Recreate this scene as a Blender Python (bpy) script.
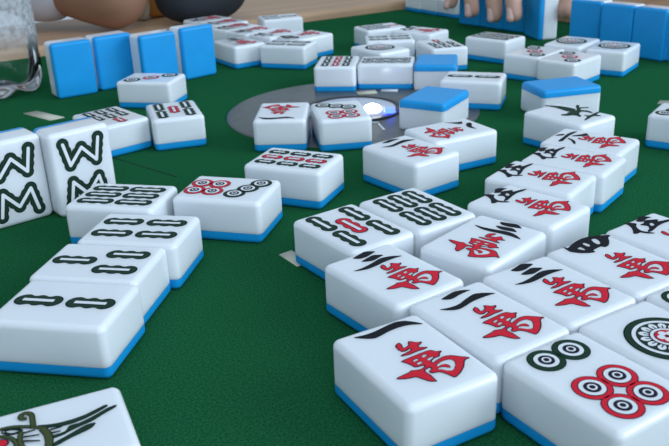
import bpy, bmesh, math, random, json
from mathutils import Vector, Matrix, geometry

for o in list(bpy.data.objects): bpy.data.objects.remove(o)
S = bpy.context.scene
COL = S.collection
MM = 0.001
PI = math.pi

# ------------------------------------------------------------------ camera
CAM_H, PITCH, ROLL, FPX = 145.13, 0.39808, -0.03887, 812.58
cd = bpy.data.cameras.new('camera'); cam = bpy.data.objects.new('camera', cd); COL.objects.link(cam)
c, s = math.cos(PITCH), math.sin(PITCH)
fw = Vector((0, c, -s)); up = Vector((0, s, c)); rt = Vector((1, 0, 0))
r2 = rt*math.cos(ROLL) + up*math.sin(ROLL); u2 = -rt*math.sin(ROLL) + up*math.cos(ROLL)
m = Matrix((r2, u2, -fw)).transposed().to_4x4(); m.translation = (0, 0, CAM_H*MM)
cam.matrix_world = m
cd.sensor_width = 36; cd.sensor_fit = 'HORIZONTAL'; cd.lens = FPX*36/669
cd.clip_start = 0.01; cd.clip_end = 50
cd.dof.use_dof = True; cd.dof.focus_distance = 0.305; cd.dof.aperture_fstop = 42
S.camera = cam

# ------------------------------------------------------------------ world, daylight, exposure
w = bpy.data.worlds.new('daylight'); S.world = w; w.use_nodes = True
bg = w.node_tree.nodes['Background']
bg.inputs[0].default_value = (0.66, 0.83, 1.0, 1); bg.inputs[1].default_value = 0.66
def area(name, loc, target, sx, sy, power, col):
    l = bpy.data.lights.new(name, 'AREA'); l.shape = 'RECTANGLE'; l.size = sx; l.size_y = sy; l.energy = power; l.color = col
    o = bpy.data.objects.new(name, l); COL.objects.link(o); o.location = loc
    o.rotation_euler = (Vector(target)-Vector(loc)).to_track_quat('-Z', 'Y').to_euler()
    return o
area('window_light', (2.2, -0.1, 0.9), (0, 0.5, 0), 1.8, 1.3, 48, (0.74, 0.87, 1.0))
area('added_front_fill', (0.5, -1.7, 0.9), (0, 0.5, 0), 1.6, 1.2, 17, (0.72, 0.85, 1.0))  # soft fill added behind the camera to lift camera-facing tile sides
area('added_highlight_light', (0.1, -0.15, 1.9), (0.05, 0.45, 0), .7, .7, 3.5, (0.88, 0.95, 1.0))  # unseen overhead lamp, added so the rounded tile edges catch a highlight
S.view_settings.view_transform = 'Standard'; S.view_settings.look = 'None'
S.view_settings.gamma = 1; S.view_settings.use_curve_mapping = False
S.view_settings.exposure = -0.13

# ------------------------------------------------------------------ materials
def mat(name, col, rough=0.5, metal=0, emit=None, est=0, spec=0.5):
    m = bpy.data.materials.new(name); m.use_nodes = True
    b = m.node_tree.nodes['Principled BSDF']
    b.inputs['Base Color'].default_value = (*col, 1); b.inputs['Roughness'].default_value = rough
    b.inputs['Metallic'].default_value = metal; b.inputs['Specular IOR Level'].default_value = spec
    if emit: b.inputs['Emission Color'].default_value = (*emit, 1); b.inputs['Emission Strength'].default_value = est
    return m
def noisy(m, c1, c2, scale, detail=4, bump=0, bscale=None, stretch=None, coord='Object', lo=.3, hi=.7):
    nt = m.node_tree; N = nt.nodes; b = N['Principled BSDF']
    tc = N.new('ShaderNodeTexCoord'); mp = N.new('ShaderNodeMapping'); nz = N.new('ShaderNodeTexNoise'); cr = N.new('ShaderNodeValToRGB')
    nz.inputs['Scale'].default_value = scale; nz.inputs['Detail'].default_value = detail
    if stretch: mp.inputs['Scale'].default_value = stretch
    cr.color_ramp.elements[0].color = (*c1, 1); cr.color_ramp.elements[1].color = (*c2, 1)
    cr.color_ramp.elements[0].position = lo; cr.color_ramp.elements[1].position = hi
    L = nt.links
    L.new(tc.outputs[coord], mp.inputs[0]); L.new(mp.outputs[0], nz.inputs[0]); L.new(nz.outputs[0], cr.inputs[0]); L.new(cr.outputs[0], b.inputs['Base Color'])
    if bump:
        n2 = N.new('ShaderNodeTexNoise'); n2.inputs['Scale'].default_value = bscale or scale; n2.inputs['Detail'].default_value = 5
        bp = N.new('ShaderNodeBump'); bp.inputs['Strength'].default_value = bump; bp.inputs['Distance'].default_value = 0.0006
        L.new(mp.outputs[0], n2.inputs[0]); L.new(n2.outputs[0], bp.inputs['Height']); L.new(bp.outputs[0], b.inputs['Normal'])
    return m
M = {}
M['white'] = noisy(mat('tile_white', (.8, .83, .86), .16), (.79, .82, .855), (.82, .85, .88), 30)
for k_ in ('white',):
    b_ = M[k_].node_tree.nodes['Principled BSDF']; b_.inputs['Subsurface Weight'].default_value = .55
    b_.inputs['Subsurface Radius'].default_value = (1, .95, .9); b_.inputs['Subsurface Scale'].default_value = .006
M['blue'] = noisy(mat('tile_blue', (.01, .22, .68), .38, spec=.3), (.008, .315, .72), (.010, .34, .77), 60)
M['black'] = mat('paint_black', (.010, .011, .016), .6, spec=.12)
M['red'] = mat('paint_red', (.66, .016, .036), .55, spec=.12)
M['navy'] = mat('paint_outline', (.018, .014, .032), .6, spec=.1)
M['green'] = mat('paint_green', (.013, .043, .026), .6, spec=.1)
M['dgreen'] = mat('paint_dark_green', (.006, .017, .013), .6, spec=.1)
M['olive'] = mat('paint_olive', (.06, .08, .03), .6, spec=.1)
M['slot'] = mat('paint_white', (.76, .79, .82), .35)
M['felt'] = noisy(mat('green_felt', (.01, .09, .04), 1.0, spec=.0), (.006, .070, .024), (.022, .155, .060), 1300, 4, 1.0, 1900)
M['wood'] = noisy(mat('rail_wood', (.4, .25, .14), .5), (.44, .265, .15), (.56, .35, .21), 6, 4, stretch=(1, 14, 14))
M['tablebody'] = mat('table_body_dark', (.05, .045, .04), .5)
M['panel'] = noisy(mat('panel_grey', (.12, .125, .12), .33), (.065, .072, .068), (.10, .106, .10), 120)
M['lens'] = mat('panel_lens', (.55, .58, .66), .18)
M['ring'] = mat('panel_ring', (.01, .01, .014), .4)
M['cream'] = mat('cream_plastic', (.55, .53, .42), .5)
M['ledw'] = mat('led_white', (.9, .9, .9), .3, emit=(.9, .93, 1), est=12)
M['ledb'] = mat('led_blue', (.02, .06, .8), .3, emit=(.035, .07, 1.0), est=8)
M['skin'] = noisy(mat('skin', (.5, .27, .19), .55), (.30, .145, .09), (.37, .19, .125), 22)
M['skin2'] = noisy(mat('skin_warm', (.5, .3, .22), .5), (.56, .32, .23), (.64, .37, .28), 40)
M['nail'] = mat('nail', (.66, .42, .36), .35)
M['tee'] = noisy(mat('tee_cotton', (.6, .6, .66), .9), (.56, .57, .64), (.66, .66, .72), 9)
M['shirt2'] = mat('grey_shirt', (.2, .22, .26), .9)
M['trousers'] = mat('trousers', (.03, .035, .05), .9)
M['hair'] = mat('hair', (.012, .01, .01), .6)
M['bag'] = noisy(mat('bag_black', (.012, .015, .022), .75), (.010, .013, .019), (.018, .022, .03), 25, 4, .4, 300)
M['orange'] = noisy(mat('packet_orange', (.6, .25, .05), .5), (.52, .2, .035), (.66, .3, .07), 30)
M['floor'] = noisy(mat('floor_tile', (.3, .27, .24), .5), (.26, .23, .2), (.33, .3, .27), 3)
M['cap'] = mat('bottle_cap', (.05, .2, .6), .4)

# ------------------------------------------------------------------ helpers
def tag(o, label, cat, group=None, kind=None):
    o['label'] = label; o['category'] = cat
    if group: o['group'] = group
    if kind: o['kind'] = kind
    return o
def empty(name, mw=None, loc=None):
    o = bpy.data.objects.new(name, None); o.empty_display_size = .01; COL.objects.link(o)
    if mw is not None: o.matrix_world = mw
    if loc is not None: o.location = loc
    return o
def link(name, me, parent=None):
    o = bpy.data.objects.new(name, me); COL.objects.link(o)
    if parent: o.parent = parent
    return o
def mesh(name, V, F, mats, mi=None, smooth=True):
    me = bpy.data.meshes.new(name); me.from_pydata([(x*MM, y*MM, z*MM) for x, y, z in V], [], F)
    for k in mats: me.materials.append(M[k])
    for i, p in enumerate(me.polygons):
        p.use_smooth = smooth
        if mi: p.material_index = mi[i]
    me.update(); return me
def rrect(hx, hy, r, n=6):
    pts = []
    for cx, cy, a0 in ((hx-r, hy-r, 0), (-hx+r, hy-r, 90), (-hx+r, -hy+r, 180), (hx-r, -hy+r, 270)):
        for i in range(n+1):
            a = math.radians(a0+90*i/n); pts.append((cx+r*math.cos(a), cy+r*math.sin(a)))
    return pts
def loft(name, rings, mats):
    """closed stack of (outline, z) rings with flat caps"""
    V = []; F = []; n = len(rings[0][0])
    for pts, z in rings: V += [(x, y, z) for x, y in pts]
    for k in range(len(rings)-1):
        for i in range(n):
            j = (i+1) % n; F.append((k*n+i, k*n+j, (k+1)*n+j, (k+1)*n+i))
    F.append(tuple(range(n-1, -1, -1))); F.append(tuple((len(rings)-1)*n+i for i in range(n)))
    return mesh(name, V, F, mats)
class Sheet:
    """thin painted shapes: filled outlines with holes on stacked layers"""
    def __init__(s): s.V = []; s.F = []; s.mi = []; s.mats = []
    def poly(s, outer, key, lay=0, holes=()):
        if key not in s.mats: s.mats.append(key)
        loops = [[Vector((x, y, 0)) for x, y in outer]] + [[Vector((x, y, 0)) for x, y in h] for h in holes]
        tris = geometry.tessellate_polygon(loops); flat = [p for l in loops for p in l]
        b = len(s.V); s.V += [(p.x, p.y, .045+.05*lay) for p in flat]
        for t in tris:
            a, b_, c_ = (flat[i] for i in t)
            if (b_-a).cross(c_-a).z < 0: t = (t[0], t[2], t[1])
            s.F.append(tuple(b+i for i in t)); s.mi.append(s.mats.index(key))
    def disc(s, cx, cy, r, key, lay, n=40, ry=None):
        s.poly([(cx+r*math.cos(2*PI*i/n), cy+(ry or r)*math.sin(2*PI*i/n)) for i in range(n)], key, lay)
    def build(s, name, z): return mesh(name, [(x, y, zz+z) for x, y, zz in s.V], s.F, s.mats, s.mi, smooth=False)
def area2(p): return sum(p[i][0]*p[(i+1) % len(p)][1]-p[(i+1) % len(p)][0]*p[i][1] for i in range(len(p)))
def offset(p, d):
    """grow (d>0) an outline"""
    sg = 1 if area2(p) > 0 else -1; n = len(p); o = []
    for i in range(n):
        a, b, c_ = Vector(p[i-1]), Vector(p[i]), Vector(p[(i+1) % n])
        e1 = (b-a).normalized(); e2 = (c_-b).normalized()
        n1 = Vector((e1.y, -e1.x))*sg; n2 = Vector((e2.y, -e2.x))*sg
        k = n1+n2; L = k.length
        k = k/L*min(1/max(L/2, .35), 1.7) if L > 1e-4 else n1
        o.append(tuple(b+k*d))
    return o
def smooth_poly(p, it=1):
    for _ in range(it):
        q = []
        for i in range(len(p)):
            a, b = p[i], p[(i+1) % len(p)]
            q += [(a[0]*.8+b[0]*.2, a[1]*.8+b[1]*.2), (a[0]*.2+b[0]*.8, a[1]*.2+b[1]*.8)]
        p = q
    return p

# ------------------------------------------------------------------ structure: floor
me = mesh('floor', [(-3000, -2500, -750), (3000, -2500, -750), (3000, 4000, -750), (-3000, 4000, -750)], [(0, 1, 2, 3)], ['floor'], smooth=False)
fl = link('floor', me); fl['kind'] = 'structure'

# ------------------------------------------------------------------ table (local frame: a along right rail normal, b along far rail normal)
C0 = (25., 555.); CA, SA = math.cos(PI/6), math.sin(PI/6)
def TW(a, b, z): return (C0[0]+a*CA-b*SA, C0[1]+a*SA+b*CA, z)
tab_m = Matrix.Translation((C0[0]*MM, C0[1]*MM, 0)) @ Matrix.Rotation(PI/6, 4, 'Z')
table = empty('mahjong_table', Matrix.Translation((C0[0]*MM, C0[1]*MM, -.75)) @ Matrix.Rotation(PI/6, 4, 'Z'))
tag(table, 'square game table topped with green felt inside a wooden rail', 'table')
def tpart(name, me, parent=table):
    o = link(name, me, parent); return o
A0, A1, B0, B1 = -420., 351., -430., 351.
ZT = 750.
def boxmesh(name, x0, x1, y0, y1, z0, z1, mats, r=0, n=3):
    cx, cy = (x0+x1)/2, (y0+y1)/2; hx, hy = (x1-x0)/2, (y1-y0)/2
    r = max(r, .4); rings = []
    def rr(d): return [(cx+x, cy+y) for x, y in rrect(hx-d, hy-d, max(r-d, .25), 4)]
    rings.append((rr(r), z0)); 
    for i in range(1, n+1):
        a = PI/2*i/n; rings.append((rr(r*(1-math.sin(a))), z0+r*(1-math.cos(a))))
    for i in range(0, n):
        a = PI/2*i/n; rings.append((rr(r*(1-math.cos(a))), z1-r*(1-math.sin(a))))
    rings.append((rr(r), z1)); rings.append((rr(r+.1), z1))
    return loft(name, rings, mats)
tpart('felt_top', boxmesh('felt_top', A0, A1, B0, B1, ZT-12, ZT, ['felt'], .5))
RW = 160
for (x0, x1, y0, y1) in ((A0-RW, A1+RW, B1, B1+RW), (A0-RW, A1+RW, B0-RW, B0), (A1, A1+RW, B0, B1), (A0-RW, A0, B0, B1)):
    tpart('wooden_rail', boxmesh('wooden_rail', x0, x1, y0, y1, ZT-60, ZT+10, ['wood'], 5))
tpart('table_body', boxmesh('table_body', A0+20, A1-20, B0+20, B1-20, ZT-200, ZT-14, ['tablebody'], 8))
for x in (A0+40, A1-40):
    for y in (B0+40, B1-40):
        tpart('leg', boxmesh('leg', x-30, x+30, y-30, y+30, 0, ZT-200, ['tablebody'], 5))
# centre control panel
def lathe(name, prof, mats, n=64, cx=0, cy=0, cap=True):
    V = []; F = []
    for r, z in prof:
        V += [(cx+r*math.cos(2*PI*i/n), cy+r*math.sin(2*PI*i/n), z) for i in range(n)]
    for k in range(len(prof)-1):
        for i in range(n):
            j = (i+1) % n; F.append((k*n+i, k*n+j, (k+1)*n+j, (k+1)*n+i))
    if cap:
        F.append(tuple(range(n-1, -1, -1))); F.append(tuple((len(prof)-1)*n+i for i in range(n)))
    return mesh(name, V, F, mats)
def tl(x, y):
    dx, dy = x-C0[0], y-C0[1]; return dx*CA+dy*SA, -dx*SA+dy*CA
px, py = tl(15.5, 543)
pan = tpart('control_panel', lathe('control_panel', [(86, ZT-3), (86, ZT+.3), (85.3, ZT+.7), (83.5, ZT+.8), (83.3, ZT+.8)], ['panel'], 96, px, py))
pan['label'] = 'round grey control panel set in the middle of the felt'
link('lens_ring', lathe('lens_ring', [(34.5, ZT+.5), (34.5, ZT+1.4), (33.8, ZT+1.8), (29.6, ZT+1.9), (29.2, ZT+1)], ['ring'], 64, px, py), pan)
link('clear_lens', lathe('clear_lens', [(31, ZT+.6), (31, ZT+1.2), (29, ZT+1.6), (24, ZT+2), (16, ZT+2.3), (8, ZT+2.5), (.5, ZT+2.6)], ['lens'], 64, px, py), pan)
for nm, k, x, y, r in (('white_lamp', 'ledw', 28.6, 536.5, 6.2), ('blue_lamp', 'ledb', 39.6, 528, 4.2)):
    a, b = tl(x, y); zz = ZT+1.7 if nm == 'white_lamp' else ZT+1.2
    link(nm, lathe(nm, [(r, zz), (r*.95, zz+1.6), (r*.75, zz+2.8), (r*.4, zz+3.6), (.2, zz+3.8)], [k], 24, a, b), pan)
def quadpart(name, pts, z0, z1, mats, parent):
    q = [tl(*p) for p in pts]
    if area2(q) < 0: q = q[::-1]
    return link(name, loft(name, [(q, z0), (q, z1)], mats), parent)
quadpart('panel_button', [(21, 581), (35, 584), (33.5, 592), (19.5, 589)], ZT+.6, ZT+1.8, ['cream'], pan)
quadpart('panel_button', [(38, 589.5), (50, 588), (51, 592), (39, 594)], ZT+.6, ZT+1.6, ['slot'], pan)
quadpart('panel_mark', [(24, 507.5), (31, 506), (31.6, 509), (24.6, 510.6)], ZT+.75, ZT+.95, ['slot'], pan)
quadpart('panel_mark', [(30, 504), (31.5, 504.6), (34, 490.6), (32.6, 490)], ZT+.75, ZT+.95, ['slot'], pan)
quadpart('cream_strip', [(-219, 568.4), (-211, 574), (-185.1, 553.3), (-193, 546.5)], ZT-1, ZT+.4, ['cream'], table)
quadpart('cream_strip', [(-24, 312.5), (-18.9, 316.4), (-10.5, 304.5), (-16, 300.5)], ZT-1, ZT+.25, ['cream'], table)
quadpart('cream_strip', [(219, 529), (223.7, 536.5), (246, 530), (242, 522)], ZT-1, ZT+.4, ['cream'], table)
quadpart('felt_seam', [(-140, 466.6), (-139.4, 467.2), (-84.4, 418.6), (-85, 418)], ZT-.5, ZT+.06, ['dgreen'], table)

# ------------------------------------------------------------------ mahjong tile meshes (millimetres)
TL_, TW_, TT = 41.4, 31.0, 19.35
HB = 4.7; FR = 2.2; RC = 2.6
def inset(d): return rrect(TW_/2-d, TL_/2-d, max(RC-d, .35), 6)
rings = [(inset(0), HB), (inset(0), HB+.15), (inset(0), HB+.3), (inset(0), TT-FR-.15)]
for i in range(7):
    a = PI/2*i/6; rings.append((inset(FR*(1-math.cos(a))), TT-FR+FR*math.sin(a)))
rings.append((inset(FR+.12), TT))
ME_FACE = loft('face_block', [(inset(.3), HB+.01)] + rings, ['white'])
rings = [(inset(FR+.12), 0)]
for i in range(7):
    a = PI/2*i/6; rings.append((inset(FR*(1-math.sin(a))), FR*(1-math.cos(a))))
rings += [(inset(0), HB-.25), (inset(0), HB-.12), (inset(0), HB), (inset(.3), HB)]
ME_BACK = loft('back_layer', rings, ['blue'])

TR = json.loads('''{"wan_top":[[-1.01,7.49],[0.87,8.53],[0.95,7.31],[0.16,5.34],[1.02,5.12],[2.74,5.83],[3.52,7.5],[4.22,7.22],[5.53,5.54],[6.86,5.52],[6.02,4.64],[4.57,4.16],[4.42,3.1],[6.63,2.01],[5.27,1.66],[2.74,1.83],[-0.12,1.49],[-2.83,1.96],[-1.56,2.57],[0.85,2.79],[2.11,3.6],[1.79,4.3],[0.26,3.66],[-1.05,3.85],[-1.41,5.54]],"wan_body":[[-4.29,-0.23],[1.17,0.19],[6.18,0.43],[7.18,-1.26],[8.79,-1.81],[7.27,-2.68],[6.57,-3.82],[4.78,-3.69],[2.94,-4.61],[2.8,-5.83],[5.36,-5.0],[7.83,-4.62],[9.62,-5.21],[11.61,-7.28],[13.48,-9.02],[11.4,-9.01],[8.96,-11.88],[6.17,-13.82],[3.72,-14.8],[3.3,-13.08],[2.69,-11.6],[1.82,-10.16],[-0.22,-9.75],[-0.56,-8.8],[0.94,-8.12],[1.08,-6.86],[-1.13,-7.32],[-1.47,-8.22],[-1.16,-10.47],[-1.4,-12.27],[-1.39,-13.7],[-3.11,-12.61],[-4.14,-10.53],[-4.85,-8.85],[-7.6,-8.33],[-10.02,-7.01],[-9.3,-6.53],[-5.3,-6.15],[-4.33,-5.66],[-3.24,-6.21],[-1.85,-6.64],[0.07,-6.22],[0.15,-5.13],[-2.56,-4.92],[-2.73,-3.3],[-3.45,-1.54]],"wan_h1":[[-1.31,-1.67],[0.57,-1.31],[0.64,-2.14],[-1.14,-2.55]],"wan_h2":[[-1.06,-3.37],[0.61,-3.13],[0.7,-4.11],[-1.13,-4.39]],"wan_h3":[[2.17,-1.0],[3.82,-0.71],[3.87,-1.7],[2.22,-2.06]],"wan_h4":[[2.52,-3.18],[4.56,-2.77],[4.97,-3.42],[2.75,-4.26]],"wan_h5":[[3.0,-7.18],[5.53,-6.27],[8.13,-6.61],[8.59,-8.22],[7.63,-9.9],[5.55,-11.8],[3.87,-10.88],[3.0,-9.43],[2.03,-9.11],[3.0,-8.54],[4.26,-8.88],[5.66,-10.38],[6.25,-9.25],[5.91,-8.12],[4.72,-7.67],[3.01,-7.94]],"n1":[[[-9.35,17.74],[-5.83,17.02],[-2.26,17.07],[2.94,18.15],[6.45,18.61],[9.15,17.78],[11.11,15.86],[13.15,13.09],[12.05,13.17],[9.35,14.64],[6.06,15.24],[1.76,14.91],[-1.52,13.99],[-3.97,13.6],[-5.69,14.37],[-8.38,16.43]]],"n2":[[[-4.25,17.87],[-1.29,18.65],[2.7,19.59],[5.81,18.81],[8.36,17.13],[6.11,17.05],[2.96,16.77],[0.2,16.04],[-1.86,16.09]],[[-9.12,13.22],[-5.74,12.12],[-1.81,11.87],[3.43,13.63],[7.13,14.53],[10.07,13.21],[13.52,10.41],[10.07,10.82],[6.97,10.99],[3.02,10.77],[-1.09,9.69],[-3.95,9.38],[-6.47,10.64]]],"n3":[[[-3.69,19.04],[0.07,19.94],[3.56,20.87],[7.05,18.32],[4.17,17.45],[1.33,16.59],[-1.69,16.86]],[[-2.88,14.87],[0.78,15.78],[4.09,16.52],[7.41,14.1],[4.21,13.28],[1.2,12.61],[-1.38,13.54]],[[-9.05,11.26],[-5.22,10.76],[-0.62,11.35],[5.18,13.06],[9.05,12.18],[13.17,9.17],[8.58,9.38],[4.59,8.96],[0.14,8.02],[-3.45,7.88],[-6.89,9.02]]],"n4":[[-7.16,19.64],[-6.6,18.95],[-6.51,17.82],[-1.82,19.83],[3.31,20.97],[8.25,20.62],[11.82,19.01],[15.24,16.93],[12.27,15.82],[10.52,13.59],[7.38,11.07],[4.94,10.55],[4.27,11.98],[3.38,11.96],[-0.54,11.47],[-0.86,9.73],[-3.1,10.31],[-6.1,12.23],[-8.17,15.04],[-7.83,17.17]],"n4h":[[[-4.21,15.47],[-1.94,16.1],[-2.28,13.4],[-2.94,13.09],[-3.54,14.31]],[[0.5,17.45],[1.88,17.82],[2.26,15.48],[1.13,14.27],[0.3,14.88]],[[6.01,18.29],[7.8,18.1],[7.78,16.29],[6.26,13.94],[4.8,13.63],[4.79,15.69]]],"n5":[[[-3.96,20.93],[-1.91,19.72],[0.16,16.81],[-2.35,15.68],[-3.91,13.77],[-4.77,11.31],[-3.8,9.42],[-2.6,7.33],[-3.39,6.97],[-5.62,8.89],[-6.26,11.01],[-7.74,10.71],[-9.55,11.65],[-7.26,13.45],[-5.23,15.45],[-3.67,18.46]],[[1.45,18.48],[3.72,19.11],[5.07,20.45],[7.4,20.15],[8.65,18.72],[9.85,16.87],[7.52,17.18],[4.87,16.87],[3.13,16.24],[1.56,17.6]],[[-0.43,14.89],[0.35,15.54],[2.02,15.2],[4.53,16.94],[6.69,15.85],[9.82,14.04],[7.41,12.98],[10.05,12.14],[12.83,11.43],[14.92,10.18],[11.71,9.92],[7.71,10.6],[3.91,10.26],[-2.07,8.77],[-3.7,9.12],[-3.23,9.99],[-0.57,10.89],[1.05,12.74]]],"n5h":[[[3.53,13.88],[4.88,13.5],[4.02,11.81],[2.48,11.5],[2.12,12.36]]],"fa":[[[4.45,21.37],[6.02,18.69],[8.72,14.34],[10.14,9.01],[10.06,3.54],[5.56,0.33],[2.71,3.1],[3.21,6.67],[4.55,12.25],[3.98,17.01],[3.35,20.45]],[[15.11,7.5],[18.07,8.85],[17.84,7.08],[14.06,4.33],[18.74,1.14],[17.21,-0.14],[12.29,2.46],[10.18,-0.12],[12.13,-2.03],[11.69,-6.98],[9.03,-8.37],[9.5,-4.05],[7.68,-1.74],[3.11,-3.94],[0.5,-7.92],[-1.79,-8.78],[-0.86,-5.31],[-1.52,-3.37],[-4.28,-2.77],[-6.47,0.13],[-4.91,2.01],[-1.4,0.45],[2.13,2.32],[6.68,0.58],[10.91,3.26]],[[-5.02,-13.98],[2.2,-10.85],[2.29,-8.36],[3.51,-7.73],[4.38,-10.39],[11.03,-8.99],[14.62,-9.03],[13.62,-10.19],[8.33,-11.62],[8.9,-14.77],[7.5,-15.22],[5.03,-12.3],[-2.2,-14.2],[-5.22,-15.03]]],"n6":[[[-0.68,17.81],[4.77,17.4],[5.87,13.76],[0.75,13.66],[-5.01,10.57],[-8.42,13.8],[-3.28,13.58]],[[-4.0,11.39],[6.19,13.21],[10.87,12.41],[8.64,10.83],[0.3,10.11],[3.77,6.84],[10.07,4.0],[5.68,3.61],[-0.14,6.59],[-3.53,3.91],[-5.66,5.01],[-2.53,8.94],[-6.2,10.07]]],"n8":[[[-12.92,4.55],[-10.53,7.9],[-9.1,10.93],[-8.87,14.34],[-4.9,11.69],[-5.04,9.46],[-8.6,7.52]],[[-4.57,13.68],[-4.81,16.93],[-0.93,15.22],[1.9,12.66],[8.29,11.8],[4.96,10.54],[1.05,9.98]]],"bird2":{"f1":[[5.88,1.92],[5.0,-0.39],[4.33,-3.26],[4.29,-6.51],[4.75,-9.87],[5.87,-12.83],[6.97,-15.73],[6.01,-15.9],[4.56,-12.9],[3.36,-9.94],[2.63,-6.55],[2.73,-3.6],[3.59,-0.77],[4.97,1.9]],"f2":[[-0.4,-0.84],[-0.22,-4.29],[0.96,-5.09],[1.98,-5.65],[1.91,-8.35],[3.2,-11.84],[5.19,-15.81],[5.6,-18.16],[4.64,-17.7],[3.33,-14.64],[1.42,-11.28],[0.64,-8.44],[-0.21,-5.63],[-1.16,-3.64],[-1.54,-0.97]],"f3":[[-3.45,-1.16],[-2.33,-4.02],[-0.8,-7.15],[0.37,-9.75],[0.27,-11.92],[-1.4,-10.83],[-2.36,-8.26],[-3.29,-4.94],[-4.49,-2.43],[-5.07,-0.81],[-5.36,0.25]],"crest":[[5.65,2.84],[8.65,2.71],[11.21,2.63],[12.61,3.69],[12.59,4.88],[11.47,5.57],[10.09,5.1],[10.13,3.97]],"back":[[8.26,12.75],[8.38,10.67],[8.08,7.55],[6.25,4.01],[3.86,0.53]],"wing":[[7.11,10.33],[7.43,8.64],[6.72,6.86],[5.39,5.45],[4.81,7.02],[5.14,8.81],[7.11,10.33]],"rib1":[[4.73,5.72],[2.55,6.42],[0.47,6.49],[-1.91,6.08],[-4.64,5.26]],"rib2":[[3.77,0.76],[0.9,-0.2],[-1.87,-0.3],[-4.9,0.25],[-7.48,1.51]],"bars":[[[3.67,5.18],[3.8,2.55]],[[2.0,5.54],[1.22,1.76]],[[0.34,5.68],[-1.44,1.83]],[[1.99,-0.95],[2.01,-3.83]],[[0.49,-0.99],[0.29,-3.3]]],"head":[[5.43,12.4],[5.22,10.87],[4.01,8.89],[2.05,7.7],[-0.36,7.28],[-2.99,7.59],[-4.55,9.01],[-3.76,11.44]],"eye":[[1.73,10.79],[1.37,10.1]]}}''')
def painted(name, shapes, key, grow=.42, outline='navy', sm=1):
    sh = Sheet()
    for outer, holes in shapes:
        o2 = smooth_poly(outer, sm); hs = [smooth_poly(h, sm) for h in holes]
        if grow:
            sh.poly(offset(o2, grow*.4), outline, 0, [offset(h, -.04) for h in hs])
            sh.poly(offset(o2, -grow*.35), key, 1, [offset(h, .16) for h in hs])
        else: sh.poly(o2, key, 0, hs)
    return sh.build(name, TT)
WAN = painted('character', [(TR['wan_top'], []), (TR['wan_body'], [TR['wan_h%d' % i] for i in range(1, 6)])], 'red', .5)
TR['n3'][2] = [(-9.87, 10.63), (-6.04, 10.35), (-1.43, 11.1), (4.38, 12.7), (8.26, 11.7), (12.37, 8.9), (7.78, 9.4), (3.78, 9.3), (-.68, 8.6), (-4.27, 8.4), (-7.72, 9.3)]
NUM = {1: [(p, []) for p in TR['n1']], 2: [(p, []) for p in TR['n2']], 3: [(p, []) for p in TR['n3']],
       4: [(TR['n4'], TR['n4h'])], 5: [(TR['n5'][0], []), (TR['n5'][1], []), (TR['n5'][2], TR['n5h'])],
       6: [([(-1.5, 18.2), (1.2, 17.9), (3.8, 16.2), (3.2, 14.6), (1, 14.9), (-.8, 16.6)], []),
           ([(-10.5, 12.4), (-8, 13.4), (-2, 13.6), (5, 14.2), (9.6, 13.2), (12.2, 11.6), (9, 11.4), (3, 12), (-4, 11.6), (-8, 11.0)], []),
           ([(-3.4, 10.6), (-1.6, 11), (-2.8, 8.2), (-5.6, 5.4), (-9.4, 3.8), (-10.2, 4.6), (-6.6, 6.8), (-4.4, 8.8)], []),
           ([(1.6, 10.8), (4, 10.4), (7, 8), (11.2, 6.4), (8.6, 4.2), (6.8, 3.6), (4.4, 6.4)], [])],
       8: [(p, []) for p in TR['n8']]}
NUMM = {k: painted('numeral', v, 'black', 0) for k, v in NUM.items()}
FA = painted('dragon_character', [(p, []) for p in TR['fa']], 'green', .2, 'dgreen')
def stroke(pts, w0, w1=None, it=2):
    """outline of a brush line along pts"""
    w1 = w0 if w1 is None else w1
    p = [Vector(q) for q in pts]
    for _ in range(it):
        q = [p[0]]
        for a, b in zip(p[:-1], p[1:]): q += [a*.75+b*.25, a*.25+b*.75]
        p = q+[p[-1]]
    L_, R2 = [], []
    for k in range(len(p)):
        d = (p[min(k+1, len(p)-1)]-p[max(k-1, 0)]).normalized(); n = Vector((-d.y, d.x))*((w0+(w1-w0)*k/(len(p)-1))/2)
        L_.append(tuple(p[k]+n)); R2.append(tuple(p[k]-n))
    return L_+R2[::-1]
BD = TR['bird2']
sh = Sheet(); OFFB = -.5
def bsh(p): return [(x+OFFB, y) for x, y in p]
for k in ('f1', 'f2', 'f3'):
    sh.poly(offset(smooth_poly(bsh(BD[k])), .18), 'dgreen', 0); sh.poly(offset(smooth_poly(bsh(BD[k])), -.22), 'green', 1)
for k, w_, lay in (('wing', .4, 2), ('back', .8, 3), ('rib1', .95, 3), ('rib2', 1.6, 3), ('crest', 1.0, 5), ('head', .8, 3)):
    sh.poly(stroke(bsh(BD[k]), w_+.55), 'dgreen', lay)
    if w_ > .6: sh.poly(stroke(bsh(BD[k]), w_), 'olive', lay+1)
for b_ in BD['bars']: sh.poly(stroke(bsh(b_), .85, .5), 'dgreen', 7)
ex, ey = BD['eye'][0][0]+OFFB, BD['eye'][0][1]
sh.disc(ex, ey, 1.9, 'navy', 7); sh.disc(ex, ey, 1.45, 'red', 8)
BIRD = sh.build('bird', TT)
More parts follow.
